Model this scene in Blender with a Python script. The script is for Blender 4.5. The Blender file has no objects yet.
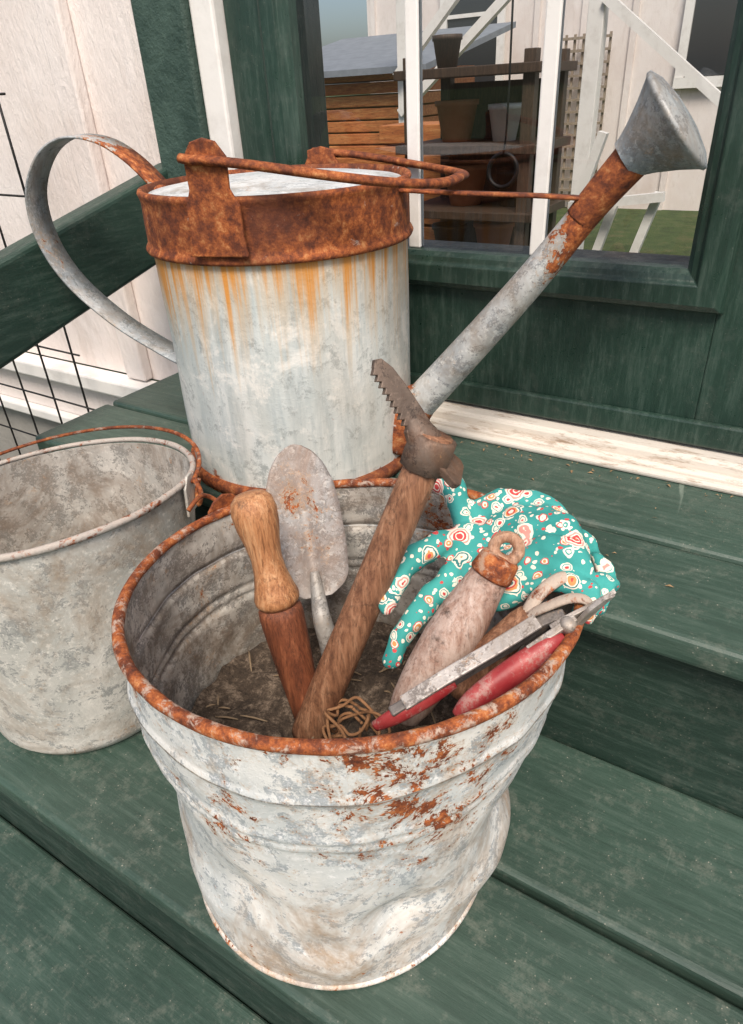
import bpy, math, random
from mathutils import Vector, Matrix, noise
random.seed(7)
scene=bpy.context.scene
COL=scene.collection
R=math.radians
V=Vector

# ------------------------------------------------------------------ helpers
def empty(name,loc):
    e=bpy.data.objects.new(name,None); e.empty_display_size=.05; e.location=loc; COL.objects.link(e); return e
def mobj(name,verts,faces,mat,parent=None,smooth=True,loc=None):
    off=V(parent.location) if parent else (V(loc) if loc else V((0,0,0)))
    me=bpy.data.meshes.new(name); me.from_pydata([tuple(V(v)-off) for v in verts],[],faces)
    me.validate(); me.update()
    ob=bpy.data.objects.new(name,me); COL.objects.link(ob)
    if parent: ob.parent=parent
    else: ob.location=off
    if isinstance(mat,(list,tuple)):
        for m in mat: me.materials.append(m)
    elif mat: me.materials.append(mat)
    if smooth:
        for p in me.polygons: p.use_smooth=True
    return ob
def bevel(ob,w=.003,seg=2):
    m=ob.modifiers.new("bevel",'BEVEL'); m.width=w; m.segments=seg; m.limit_method='ANGLE'; m.angle_limit=R(40); return ob
def box(name,a,b,mat,parent=None,bev=.003,seg=2,loc=None):
    x0,y0,z0=a;x1,y1,z1=b
    v=[(x0,y0,z0),(x1,y0,z0),(x1,y1,z0),(x0,y1,z0),(x0,y0,z1),(x1,y0,z1),(x1,y1,z1),(x0,y1,z1)]
    f=[(3,2,1,0),(4,5,6,7),(0,1,5,4),(1,2,6,5),(2,3,7,6),(3,0,4,7)]
    if parent is None and loc is None: loc=((x0+x1)/2,(y0+y1)/2,(z0+z1)/2)
    o=mobj(name,v,f,mat,parent,False,loc)
    if bev: bevel(o,bev,seg)
    return o
def boxes(lst):
    V_=[];F_=[]
    for a,b in lst:
        n=len(V_); x0,y0,z0=a;x1,y1,z1=b
        V_+=[(x0,y0,z0),(x1,y0,z0),(x1,y1,z0),(x0,y1,z0),(x0,y0,z1),(x1,y0,z1),(x1,y1,z1),(x0,y1,z1)]
        F_+=[tuple(i+n for i in q) for q in [(3,2,1,0),(4,5,6,7),(0,1,5,4),(1,2,6,5),(2,3,7,6),(3,0,4,7)]]
    return V_,F_
def lathe(center,prof,seg=96,dr=None,capb=False,capt=False,ang=None):
    c=V(center); vs=[];fs=[]
    for (r,z) in prof:
        for i in range(seg):
            t=2*math.pi*i/seg
            rr=r+(dr(t,z) if dr else 0)
            vs.append(c+V((rr*math.cos(t),rr*math.sin(t),z)))
    n=len(prof)
    for j in range(n-1):
        for i in range(seg):
            a=j*seg+i;b=j*seg+(i+1)%seg
            fs.append((a,b,b+seg,a+seg))
    if capb: fs.append(tuple(range(seg-1,-1,-1)))
    if capt: fs.append(tuple(range((n-1)*seg,n*seg)))
    return vs,fs
def catmull(P,n):
    P=[V(p) for p in P]; out=[]
    for i in range(len(P)-1):
        p0=P[max(i-1,0)];p1=P[i];p2=P[i+1];p3=P[min(i+2,len(P)-1)]
        for k in range(n):
            t=k/n
            out.append(.5*((2*p1)+(p2-p0)*t+(2*p0-5*p1+4*p2-p3)*t*t+(3*p1-p0-3*p2+p3)*t**3))
    out.append(P[-1]); return out
def tube(path,rad,seg=20,n=6,sect=None,closed=False,cap=True,up=None):
    P=catmull(path,n)
    Rr=catmull([V((r,0,0)) for r in rad],n); Rr=[r.x for r in Rr]
    vs=[];fs=[]
    T=(P[1]-P[0]).normalized()
    N=V(up) if up else (V((0,0,1)) if abs(T.z)<.9 else V((1,0,0)))
    N=(N-T*N.dot(T)).normalized()
    for i,p in enumerate(P):
        T=(P[min(i+1,len(P)-1)]-P[max(i-1,0)]).normalized()
        N=(N-T*N.dot(T)).normalized(); B=T.cross(N)
        a,b=sect if sect else (1,1)
        for k in range(seg):
            t=2*math.pi*k/seg
            vs.append(p+(N*math.cos(t)*a+B*math.sin(t)*b)*Rr[i])
    m=len(P)
    for j in range(m-1):
        for k in range(seg):
            a=j*seg+k;b=j*seg+(k+1)%seg
            fs.append((a,b,b+seg,a+seg))
    if cap:
        fs.append(tuple(range(seg-1,-1,-1))); fs.append(tuple(range((m-1)*seg,m*seg)))
    return vs,fs
def strap(path,w,th,n=8,side=(0,1,0)):
    P=catmull(path,n); vs=[];fs=[]; S=V(side).normalized()
    for i,p in enumerate(P):
        T=(P[min(i+1,len(P)-1)]-P[max(i-1,0)]).normalized()
        s=(S-T*S.dot(T)).normalized(); N=T.cross(s)
        for a,b in ((-1,-1),(1,-1),(1,1),(-1,1)):
            vs.append(p+s*a*w/2+N*b*th/2)
    for j in range(len(P)-1):
        for k in range(4):
            a=j*4+k;b=j*4+(k+1)%4
            fs.append((a,b,b+4,a+4))
    m=len(P); fs.append((3,2,1,0)); fs.append(((m-1)*4,(m-1)*4+1,(m-1)*4+2,(m-1)*4+3))
    return vs,fs
def ring(center,r,mr,seg=96,ms=12,dr=None,z=0):
    c=V(center);vs=[];fs=[]
    for i in range(seg):
        t=2*math.pi*i/seg; rr=r+(dr(t,z) if dr else 0)
        wob=.0014*noise.noise(V((math.cos(t)*2,math.sin(t)*2,3.3)))
        m2=mr*(1+.10*noise.noise(V((math.cos(t)*9,math.sin(t)*9,1.3))))
        for k in range(ms):
            u=2*math.pi*k/ms
            vs.append(c+V(((rr+m2*math.cos(u))*math.cos(t),(rr+m2*math.cos(u))*math.sin(t),z+m2*math.sin(u)+wob)))
    for i in range(seg):
        for k in range(ms):
            a=i*ms+k;b=i*ms+(k+1)%ms;c2=((i+1)%seg)*ms+(k+1)%ms;d=((i+1)%seg)*ms+k
            fs.append((a,d,c2,b))
    return vs,fs
def plate(outline,origin,a,b,th,bend=0.0):
    a=V(a).normalized(); b=V(b); b=(b-a*b.dot(a)).normalized(); n=a.cross(b); o=V(origin)
    vs=[o+a*x+b*y+n*(th/2+bend*x*x) for x,y in outline]+[o+a*x+b*y+n*(-th/2+bend*x*x) for x,y in outline]
    m=len(outline)
    fs=[tuple(range(m)),tuple(range(2*m-1,m-1,-1))]+[(i,i+m,(i+1)%m+m,(i+1)%m) for i in range(m)]
    return vs,fs

# ------------------------------------------------------------------ materials
class MB:
    def __init__(s,name):
        s.m=bpy.data.materials.new(name); s.m.use_nodes=True; s.nt=s.m.node_tree; s.N=s.nt.nodes; s.L=s.nt.links
        s.p=s.N['Principled BSDF']; s.tc=s.N.new('ShaderNodeTexCoord'); s.co=s.tc.outputs['Object']
    def set(s,i,v):
        if hasattr(v,'is_linked') or hasattr(v,'links'): s.L.new(v,i)
        else:
            if isinstance(v,(tuple,list)) and len(v)==3 and i.type=='RGBA': v=(*v,1)
            i.default_value=v
    def mapping(s,sc=(1,1,1),vec=None,rot=(0,0,0),loc=(0,0,0)):
        n=s.N.new('ShaderNodeMapping'); n.inputs['Scale'].default_value=sc; n.inputs['Rotation'].default_value=rot; n.inputs['Location'].default_value=loc
        s.L.new(vec or s.co,n.inputs['Vector']); return n.outputs[0]
    def noise(s,scale,detail=4,rough=.6,dist=0,vec=None,col=False):
        n=s.N.new('ShaderNodeTexNoise'); n.inputs['Scale'].default_value=scale; n.inputs['Detail'].default_value=min(detail,5)
        n.inputs['Roughness'].default_value=rough; n.inputs['Distortion'].default_value=dist
        s.L.new(vec or s.co,n.inputs['Vector']); return n.outputs['Color' if col else 'Fac']
    def voro(s,scale,feat='F1',vec=None,out='Distance',rnd=1):
        n=s.N.new('ShaderNodeTexVoronoi'); n.feature=feat; n.inputs['Scale'].default_value=scale; n.inputs['Randomness'].default_value=rnd
        s.L.new(vec or s.co,n.inputs['Vector']); return n.outputs[out]
    def ramp(s,fac,stops,interp='LINEAR'):
        n=s.N.new('ShaderNodeValToRGB'); cr=n.color_ramp; cr.interpolation=interp
        while len(cr.elements)<len(stops): cr.elements.new(.5)
        for e,(p,c) in zip(cr.elements,stops):
            e.position=p; e.color=(c,c,c,1) if not isinstance(c,(tuple,list)) else (*c,1)
        s.L.new(fac,n.inputs[0]); return n.outputs[0]
    def mix(s,f,a,b,mode='MIX'):
        n=s.N.new('ShaderNodeMix'); n.data_type='RGBA'; n.blend_type=mode
        s.set(n.inputs[0],f); s.set(n.inputs[6],a); s.set(n.inputs[7],b); return n.outputs[2]
    def math(s,op,a,b=0.0,clamp=False):
        n=s.N.new('ShaderNodeMath'); n.operation=op; n.use_clamp=clamp; s.set(n.inputs[0],a); s.set(n.inputs[1],b); return n.outputs[0]
    def mr(s,v,a,b,c=0.0,d=1.0):
        n=s.N.new('ShaderNodeMapRange'); s.set(n.inputs[0],v)
        for i,x in zip((1,2,3,4),(a,b,c,d)): n.inputs[i].default_value=x
        return n.outputs[0]
    def xyz(s,vec=None):
        n=s.N.new('ShaderNodeSeparateXYZ'); s.L.new(vec or s.co,n.inputs[0]); return n.outputs
    def dist(s,pt):
        n=s.N.new('ShaderNodeVectorMath'); n.operation='DISTANCE'; s.L.new(s.co,n.inputs[0]); n.inputs[1].default_value=pt; return n.outputs['Value']
    def bump(s,h,strength=.3,d=.002,prev=None):
        n=s.N.new('ShaderNodeBump'); n.inputs['Strength'].default_value=strength; n.inputs['Distance'].default_value=d
        s.L.new(h,n.inputs['Height'])
        if prev: s.L.new(prev,n.inputs['Normal'])
        return n.outputs[0]
    def out(s,col=None,rough=None,metal=None,nrm=None,spec=None):
        if col is not None: s.set(s.p.inputs['Base Color'],col)
        if rough is not None: s.set(s.p.inputs['Roughness'],rough)
        if metal is not None: s.set(s.p.inputs['Metallic'],metal)
        if nrm is not None: s.L.new(nrm,s.p.inputs['Normal'])
        if spec is not None: s.p.inputs['Specular IOR Level'].default_value=spec
        return s.m

def rustcol(b,sc=60):
    n=b.noise(sc,5,.78)
    return b.ramp(n,[(.30,(.045,.014,.008)),(.44,(.17,.042,.014)),(.56,(.38,.105,.026)),(.70,(.62,.29,.11))])
def m_rust(name,light=0.0,pale=(.5,.47,.42),dark=.6,gsc=70):
    b=MB(name); c=rustcol(b,80); big=b.noise(11,4,.6)
    c=b.mix(b.mr(big,.40,.62,0,dark),c,(.085,.024,.012))
    if light>0:
        g=b.noise(gsc,5,.75,.4); c=b.mix(b.mr(g,.66-light*.25,.76-light*.25,0,.9),c,pale)
    fine=b.noise(240,4,.7)
    return b.out(c,.8,.1,b.bump(fine,.7,.0014))

def m_galv(name,base=(.50,.53,.53),light=(.68,.69,.67),dark=(.17,.19,.20),rust=.0,speck=.5,grime=.3,zfun=None,metal=.35,rustsc=26,grimecol=(.16,.13,.10),gfun=None,streak=.4,freckle=0.0):
    b=MB(name)
    n1=b.noise(7,3,.6,.5); n2=b.noise(42,5,.85,.2); n3=b.noise(170,3,.75)
    c=b.mix(b.mr(n1,.40,.60),base,light)
    st=b.noise(34,5,.78,0,b.mapping((1,1,.22)))
    c=b.mix(b.mr(st,.44,.66,0,.7),c,base)
    c=b.mix(b.mr(st,.60,.76,0,streak),c,grimecol)
    c=b.mix(b.math('MULTIPLY',b.mr(n2,.585-speck*.12,.625-speck*.12),b.mr(n3,.36,.58,.1,.95)),c,dark)
    c=b.mix(b.mr(n3,.53,.66,0,.6),c,tuple(min(.86,x*1.2) for x in light))
    g=b.noise(10,5,.8,.6,b.mapping((1,1,.7),loc=(3,1,2)))
    if gfun: g=b.math('ADD',g,gfun(b))
    c=b.mix(b.mr(g,.60-grime*.25,.78-grime*.2,0,.85),c,b.mix(n3,grimecol,tuple(x*2.2 for x in grimecol)))
    r=b.noise(rustsc,5,.88,.3,b.mapping((1,1,1),loc=(7,2,5)))
    if zfun: r=b.math('ADD',r,zfun(b))
    mask=b.mr(r,.68-rust,.70-rust)
    halo=b.mr(r,.60-rust,.70-rust,0,.55)
    c=b.mix(halo,c,(.46,.28,.14))
    if freckle>0:
        fk=b.noise(95,4,.8,0,b.mapping(loc=(1,8,3)))
        c=b.mix(b.mr(fk,.70-freckle,.73-freckle,0,.85),c,(.36,.13,.045))
    c=b.mix(mask,c,rustcol(b,110))
    h=b.math('ADD',b.math('MULTIPLY',n2,.8),b.math('ADD',b.math('MULTIPLY',mask,.5),b.math('MULTIPLY',n1,3.0)))
    rough=b.math('ADD',b.mr(n2,.3,.7,.48,.75),b.math('MULTIPLY',mask,.2),True)
    met=b.math('MULTIPLY',b.math('SUBTRACT',1.0,mask),metal)
    return b.out(c,rough,met,b.bump(h,.55,.0022))

def m_wood(name,cols,sc=1.0,axis='z',rough=.6,dirt=.4,weather=None):
    b=MB(name)
    s={'z':(9,9,1.0),'x':(1,9,9),'y':(9,1,9)}[axis]
    v=b.mapping(tuple(k*sc for k in s)); n=b.noise(14,5,.72,.6,v); f=b.noise(60,4,.7,0,v)
    c=b.ramp(n,[(.3,cols[0]),(.5,cols[1]),(.68,cols[2])])
    c=b.mix(b.mr(f,.5,.68,0,.65),c,tuple(x*.4 for x in cols[0]))
    d=b.noise(45,5,.8); c=b.mix(b.mr(d,.66-dirt*.2,.8-dirt*.2,0,.8),c,(.035,.02,.012))
    if weather: c=b.mix(b.mr(b.noise(30,5,.8),.42,.58,0,.85),c,weather)
    return b.out(c,rough,0,b.bump(b.math('ADD',n,f),.6,.0016))

def m_paint(name,col,scuff=.5,axis=(1.2,14,14),dust=.4,rough=.42):
    b=MB(name)
    v=b.mapping(axis); g=b.noise(9,5,.75,.1,v)
    big=b.noise(3.2,3,.6)
    c=b.mix(b.mr(big,.35,.7),tuple(x*.80 for x in col),tuple(x*1.2 for x in col))
    c=b.mix(b.mr(g,.48,.70,0,.5),c,tuple(x*.5 for x in col))
    c=b.mix(b.mr(g,.50,.30,0,.22),c,(.15,.20,.17))
    d=b.noise(30,5,.88,.0); c=b.mix(b.mr(d,.52,.70,0,.40*dust),c,(.30,.30,.25))
    sx=b.noise(70,2,.5,.6,b.mapping((1,.07,.07),rot=(0,0,R(25))))
    c=b.mix(b.math('MULTIPLY',b.math('MULTIPLY',b.mr(sx,.72,.76),b.mr(big,.48,.58)),scuff*.7),c,(.32,.38,.32))
    sp=b.voro(170); c=b.mix(b.math('MULTIPLY',b.mr(sp,.08,.12,1,0),b.mr(d,.46,.60,0,.9*dust)),c,(.5,.46,.38))
    return b.out(c,b.mr(d,.35,.7,rough-.06,rough+.22),0,b.bump(b.math('ADD',g,b.math('MULTIPLY',d,.5)),.35,.002),.5)

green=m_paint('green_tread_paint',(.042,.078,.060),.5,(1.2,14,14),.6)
green_shaded=m_paint('green_shaded_paint',(.016,.035,.026),.2,(1.2,14,14),.3)  # darker copy of the tread green: shade under the nosings put into the colour
green_door=m_paint('green_door_paint',(.020,.046,.034),.0,(14,14,1.5),.15,.32)
green_rail=m_paint('green_rail_paint',(.022,.050,.038),.1,(14,1.5,14),.25)
b=MB('green_rough_trim'); n=b.noise(120,5,.7); green_rough=b.out(b.mix(b.mr(b.noise(12,5,.7),.4,.65),(.024,.052,.040),(.054,.096,.076)),.6,0,b.bump(n,.8,.004))
b=MB('white_siding_paint'); n=b.noise(90,5,.7,.3,b.mapping((1,1,.35))); c=b.mix(b.mr(b.noise(4,4),.35,.7),(.76,.68,.64),(.84,.78,.75))
c=b.mix(b.mr(b.noise(18,5,.78,.5,b.mapping((1,1,.3))),.54,.76,0,.5),c,(.52,.44,.39)); c=b.mix(b.mr(b.noise(2.5,4,.7,.3,b.mapping((1,1,.5),loc=(5,3,1))),.52,.7,0,.35),c,(.55,.44,.38)); white_wall=b.out(c,.6,0,b.bump(n,.8,.004))
b=MB('white_trim_paint'); c=b.mix(b.mr(b.noise(14,5,.7),.5,.75,0,.5),(.80,.78,.75),(.50,.46,.42)); white_trim=b.out(c,.45,0,b.bump(b.noise(60,4),.25,.002))
b=MB('threshold_paint'); c=b.mix(b.mr(b.noise(26,5,.85,.2,b.mapping((.5,3,3))),.53,.66,0,.9),(.72,.67,.60),(.36,.26,.18)); thr_m=b.out(c,.5,.1,b.bump(b.noise(50,4),.3,.002))
b=MB('window_glass'); b.N.remove(b.p); g=b.N.new('ShaderNodeBsdfGlossy'); g.inputs['Roughness'].default_value=.01
d=b.N.new('ShaderNodeBsdfTransparent'); d.inputs['Color'].default_value=(.86,.88,.88,1); mx=b.N.new('ShaderNodeMixShader')
fr=b.N.new('ShaderNodeFresnel'); fr.inputs['IOR'].default_value=1.5; b.L.new(b.math('MULTIPLY',fr.outputs[0],2.0,True),mx.inputs[0])
b.L.new(d.outputs[0],mx.inputs[1]); b.L.new(g.outputs[0],mx.inputs[2]); b.L.new(mx.outputs[0],b.N['Material Output'].inputs[0]); glass=b.m
b=MB('black_wire'); wire_m=b.out((.02,.02,.02),.5,.6)
b=MB('ground_grass'); c=b.ramp(b.noise(6,5,.7),[(.3,(.03,.05,.015)),(.5,(.06,.10,.025)),(.7,(.12,.12,.05))]); grass_m=b.out(c,.9,0,b.bump(b.noise(60,4),1,.03))
b=MB('concrete'); c=b.mix(b.noise(9,4,.7),(.22,.21,.19),(.38,.36,.33)); conc_m=b.out(c,.85,0,b.bump(b.noise(80,4),.5,.004))

rust=m_rust('rusty_iron'); rust_rim=m_rust('rusty_rim',.55,(.46,.36,.29),.2,90); rust_dark=m_rust('dark_rust',0,dark=.8)

# ------------------------------------------------------------------ world, sun, camera
w=bpy.data.worlds.new("World"); scene.world=w; w.use_nodes=True
nt=w.node_tree; bg=nt.nodes['Background']; sky=nt.nodes.new('ShaderNodeTexSky'); sky.sky_type='NISHITA'; sky.sun_disc=False
sd=V((.42,-.66,1.05)).normalized()
sky.sun_elevation=math.asin(sd.z); sky.sun_rotation=math.atan2(sd.x,sd.y); sky.air_density=.9; sky.dust_density=3.5; sky.ozone_density=.6
nt.links.new(sky.outputs[0],bg.inputs[0]); bg.inputs[1].default_value=.15
sl=bpy.data.lights.new('sun','SUN'); sl.energy=3.6; sl.angle=R(22); sl.color=(1,.90,.79)
so=bpy.data.objects.new('sun',sl); COL.objects.link(so); so.rotation_euler=(-sd).to_track_quat('-Z','Y').to_euler(); so.location=(1,-2,4)
cd=bpy.data.cameras.new('camera'); cam=bpy.data.objects.new('camera',cd); COL.objects.link(cam); scene.camera=cam
right=V((.8464,.5303,-.0501)).normalized(); fwd=V((-.4735,.7060,-.5268)).normalized(); upv=right.cross(fwd)
M=Matrix((right,upv,-fwd)).transposed().to_4x4(); M.translation=V((0,0,.40)); cam.matrix_world=M
cd.sensor_fit='VERTICAL'; cd.sensor_height=36; cd.sensor_width=36*743/1024; cd.lens=24.01; cd.clip_start=.02; cd.clip_end=400
scene.view_settings.view_transform='Standard'; scene.view_settings.look='None'; scene.view_settings.exposure=0

# ------------------------------------------------------------------ ground
mobj('ground',[(-150,-150,-.66),(150,-150,-.66),(150,150,-.66),(-150,150,-.66)],[(0,1,2,3)],grass_m,None,False)

# ------------------------------------------------------------------ porch steps
st=empty('porch_steps',(0,.3,-.3))
XL,XR=-.905,1.6
def tread(nm,y0,y1,z,nose=True):
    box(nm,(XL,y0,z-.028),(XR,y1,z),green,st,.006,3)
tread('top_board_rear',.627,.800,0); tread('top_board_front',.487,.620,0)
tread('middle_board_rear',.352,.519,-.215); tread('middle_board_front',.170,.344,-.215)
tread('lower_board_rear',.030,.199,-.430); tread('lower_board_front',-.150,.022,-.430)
box('riser_top',(XL+.01,.520,-.243),(XR-.01,.545,-.030),green_shaded,st,.002)
box('riser_middle',(XL+.01,.200,-.458),(XR-.01,.225,-.246),green_shaded,st,.002)
box('riser_lower',(XL+.01,-.120,-.66),(XR-.01,-.095,-.461),green_shaded,st,.002)
box('cove_top',(XL+.012,.503,-.045),(XR-.012,.518,-.0295),green_shaded,st,.004)
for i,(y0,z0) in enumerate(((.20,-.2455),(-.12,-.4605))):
    box('side_stringer_%d'%i,(XL+.012+i*.002,y0+.03,-.66),(XL+.045,.79,z0),green_shaded,st,.002)
# ------------------------------------------------------------------ house front
hs=empty('white_siding_house',(0,.9,0))
box('siding_panel',(-4.0,.80,-.04),(-.85,.88,2.5),white_wall,hs,0)
v,f=boxes([((x,.778,-.038),(x+.05,.7995,2.5)) for x in (-3.85,-3.45,-3.05,-2.65,-2.25,-1.85,-1.45,-1.055)])
bevel(mobj('battens',v,f,white_wall,hs,False),.004)
box('water_table_ledge',(-4.0,.757,-.072),(-.852,.80,-.0415),white_trim,hs,.004)
box('skirt_board',(-4.0,.785,-.155),(-.852,.83,-.0735),white_wall,hs,.003)
box('lower_ledge',(-4.0,.768,-.178),(-.906,.83,-.156),white_trim,hs,.004)
box('foundation',(-4.0,.80,-.66),(3,.90,-.179),conc_m,hs,0)
box('corner_board',(-.8495,.772,-.03),(-.7565,.88,2.2),green_rough,hs,.004)
box('white_casing_strip',(-.7560,.782,.0),(-.7165,.88,2.12),white_trim,hs,.004)
box('right_casing',(.04,.775,.0),(.13,.88,2.12),green_rough,hs,.004)
box('right_siding_panel',(.131,.80,-.04),(3.0,.88,2.5),white_wall,hs,0)
box('header_board',(-.7560,.775,2.121),(.13,.88,2.20),green_rough,hs,.004)
box('gable_panel',(-.8495,.80,2.201),(.13,.88,2.5),white_wall,hs,0)
# ------------------------------------------------------------------ door
dr=empty('porch_door',(-.35,.82,1.0))
wx0,wx1,wz0,wz1=-.61,-.12,.2235,1.85
box('left_stile',(-.7150,.800,.032),(wx0-.036,.84,2.11),green_door,dr,.002)
box('right_stile',(wx1+.036,.800,.032),(.038,.84,2.11),green_door,dr,.002)
box('bottom_rail',(wx0-.036,.8005,.032),(wx1+.036,.84,wz0-.042),green_door,dr,.0)
box('top_rail',(wx0-.036,.8005,wz1+.036),(wx1+.036,.84,2.11),green_door,dr,.0)
def frame(nm,x0,x1,z0,z1,prof,mat):
    vs=[];fs=[]
    for (o,y) in prof:
        vs+=[(x0-o,y,z0-o),(x1+o,y,z0-o),(x1+o,y,z1+o),(x0-o,y,z1+o)]
    for j in range(len(prof)-1):
        for k in range(4):
            a=j*4+k;b_=j*4+(k+1)%4
            fs.append((a,b_,b_+4,a+4))
    return bevel(mobj(nm,vs,fs,mat,dr,False),.0012)
frame('window_moulding',wx0,wx1,wz0,wz1,[(.04,.86),(0,.86),(0,.797),(.005,.791),(.011,.789),(.014,.784),(.034,.784),(.040,.788),(.043,.795),(.043,.803)],green_door)
mobj('window_pane',[(wx0-.005,.812,wz0-.005),(wx1+.005,.812,wz0-.005),(wx1+.005,.812,wz1+.005),(wx0-.005,.812,wz1+.005)],[(0,1,2,3)],glass,dr,False)
for i,x in enumerate((-.4507,-.289)):
    box('muntin_vertical_%d'%i,(x-.0085,.8065,wz0),(x+.0085,.8115,wz1),white_trim,dr,.002)
    box('muntin_vertical_rear_%d'%i,(x-.0085,.8135,wz0),(x+.0085,.8185,wz1),white_trim,dr,.002)
for i,z in enumerate((.66,1.08,1.48)):
    box('muntin_horizontal_%d'%i,(wx0,.8055,z-.008),(wx1,.8105,z+.008),white_trim,dr,.002)
box('door_sweep',(-.714,.790,.030),(.038,.7995,.060),green_door,dr,.003)
th=empty('door_threshold',(-.35,.77,.01))
box('sill_nose',(-.7155,.748,.0005),(.2,.7590,.009),thr_m,th,.003)
box('sill_step',(-.7155,.7595,.0005),(.2,.7700,.014),thr_m,th,.004)
box('sill_saddle',(-.7155,.7705,.0005),(.2,.81,.026),thr_m,th,.005)
# ------------------------------------------------------------------ handrail
hr=empty('stair_handrail',(-.855,.3,.2))
s=.246
def zt(y): return .324+(y-.80)*s
ya,yb=-.55,.797
v=[(-.878,ya,zt(ya)-.112),(-.838,ya,zt(ya)-.112),(-.838,yb,zt(yb)-.112),(-.878,yb,zt(yb)-.112),(-.878,ya,zt(ya)),(-.838,ya,zt(ya)),(-.838,yb,zt(yb)),(-.878,yb,zt(yb))]
bevel(mobj('rail_beam',v,[(3,2,1,0),(4,5,6,7),(0,1,5,4),(1,2,6,5),(2,3,7,6),(3,0,4,7)],green_rail,hr,False),.007,3)
box('newel_post',(-.90,-.62,-.66),(-.815,-.535,.16),green_rail,hr,.005)
# ------------------------------------------------------------------ wire garden panel
wf=empty('wire_garden_panel',(-1.5,.72,0))
vs=[];fs=[]
def addt(v,f):
    n=len(vs); vs.extend(v); fs.extend([tuple(i+n for i in q) for q in f])
for x in [-1.115-.1*k for k in range(9)]:
    addt(*tube([(x+.03,.70,.45),(x,.72,-.1),(x-.02,.73,-.62)],[.0020]*3,8,3))
for z in (-.45,-.32,-.19,-.085,.02,.15,.28,.42):
    addt(*tube([(-1.95,.717,z),(-1.5,.717,z+.004),(-1.09,.717,z)],[.0018]*3,8,2))
mobj('wire_grid',vs,fs,wire_m,wf)

# ------------------------------------------------------------------ galvanized bucket
BC=V((-.263,.308,-.2145)); BH=.312; LEAN=V((.025,.012,0))
CDIR=V((.62,-.785,0))
bk=empty('galvanized_bucket',BC)
def lean(vf,BCz=-.2145):
    o=[]
    for p in vf[0]:
        p=V(p); k=(p.z-BCz)/BH
        o.append(p+LEAN*k+V((0,0,max(0,k)**2*.050*(p-BC).dot(CDIR))))
    return o,vf[1]
RC=BC+LEAN
def gs(x,m,s): return math.exp(-((x-m)/s)**2)
def angd(a,b): return (a-b+math.pi)%(2*math.pi)-math.pi
def bdr(t,z):
    k=min(1,z/.04)*min(1,max(0,(BH+.02-z)/.08))
    d=.0045*noise.noise(V((math.cos(t)*1.8,math.sin(t)*1.8,z*10)))*k
    d+=.0016*noise.noise(V((math.cos(t)*6,math.sin(t)*6,z*38)))*k
    d+=-.018*gs(angd(t,R(20)),0,.40)*gs(z,.135,.035)
    d+=.010*gs(angd(t,R(15)),0,.5)*gs(z,.060,.032)
    d+=-.011*gs(angd(t,R(-92)),0,.30)*gs(z,.115,.04)
    d+=-.010*gs(angd(t,R(-40)),0,.20)*gs(z,.105,.025)
    d+=-.005*gs(angd(t,R(-62)),0,.12)*gs(z,.075,.018)
    d+=.004*gs(angd(t,R(-60)),0,.25)*gs(z,.05,.03)
    d+=-.006*gs(angd(t,R(-120)),0,.25)*gs(z,.17,.03)
    d+=.003*math.cos(2*(t-R(30)))*min(1,z/BH)
    return d
def brad(z,g=1):
    r=.135+(.1590-.135)*(z/BH)
    for zc,a in ((.212,.0016),(.222,.0016),(.264,.0022)): r+=a*g*gs(z,zc,.0032)
    return r
prof=[(.0,.006),(.08,.006),(.128,.005),(.1335,.0)]+[(brad(z),z) for z in [.002+i*(BH-.004)/110 for i in range(111)]]
inner=[(brad(z,1.8)-.0016,z) for z in [BH-.002-i*(BH-.012)/110 for i in range(111)]]+[(.10,.010),(.0,.010)]
def zf(b):
    z=b.xyz()[2]
    top=b.mr(z,.270,.310,0,.08)
    sp=b.mr(b.dist((.135,-.085,.245)),.0,.10,.18,0)
    sp2=b.mr(b.dist((-.12,-.09,.235)),.0,.06,.11,0)
    sp3=b.mr(b.dist((.03,-.15,.225)),.0,.07,.11,0)
    bot=b.mr(z,.0,.018,.10,0)
    return b.math('ADD',b.math('ADD',top,b.math('ADD',sp,bot)),b.math('ADD',sp2,sp3))
def gfb(b): return b.mr(b.xyz()[2],.05,.22,.09,-.05)
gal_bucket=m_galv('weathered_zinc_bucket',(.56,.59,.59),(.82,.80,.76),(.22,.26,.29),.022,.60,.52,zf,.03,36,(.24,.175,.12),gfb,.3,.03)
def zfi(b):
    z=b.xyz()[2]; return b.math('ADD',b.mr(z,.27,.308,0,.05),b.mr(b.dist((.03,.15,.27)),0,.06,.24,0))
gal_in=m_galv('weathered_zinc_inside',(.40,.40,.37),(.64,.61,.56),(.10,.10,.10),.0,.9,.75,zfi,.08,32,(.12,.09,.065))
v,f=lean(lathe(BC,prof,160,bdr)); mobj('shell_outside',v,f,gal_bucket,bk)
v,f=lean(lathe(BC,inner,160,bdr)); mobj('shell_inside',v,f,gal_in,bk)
v,f=lean(ring(BC,.1593,.0043,160,12,bdr,BH)); mobj('rolled_rim',v,f,rust_rim,bk)
v,f=lean(ring(BC,.1350,.0028,120,10,bdr,.003)); mobj('foot_rim',v,f,gal_bucket,bk)
a=R(166); d=V((math.cos(a),math.sin(a),0)); s_=V((-d.y,d.x,0)); o=RC+d*.164+V((0,0,BH-.010))
v,f=plate([(-.03,-.017),(.006,-.017),(.014,-.010),(.018,0),(.014,.010),(.006,.017),(-.03,.017)],o,(0,0,1),s_,.0025); bevel(mobj('ear',v,f,rust_dark,bk,False),.001)
v,f=tube([o+d*.004+V((0,0,.006)),o+d*.010+s_*.008+V((0,0,.015)),o+d*.004+s_*.02+V((0,0,.022)),o-d*.002+s_*.035+V((0,0,.018))],[.002]*4,8,6); mobj('ear_wire',v,f,rust,bk)
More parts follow.
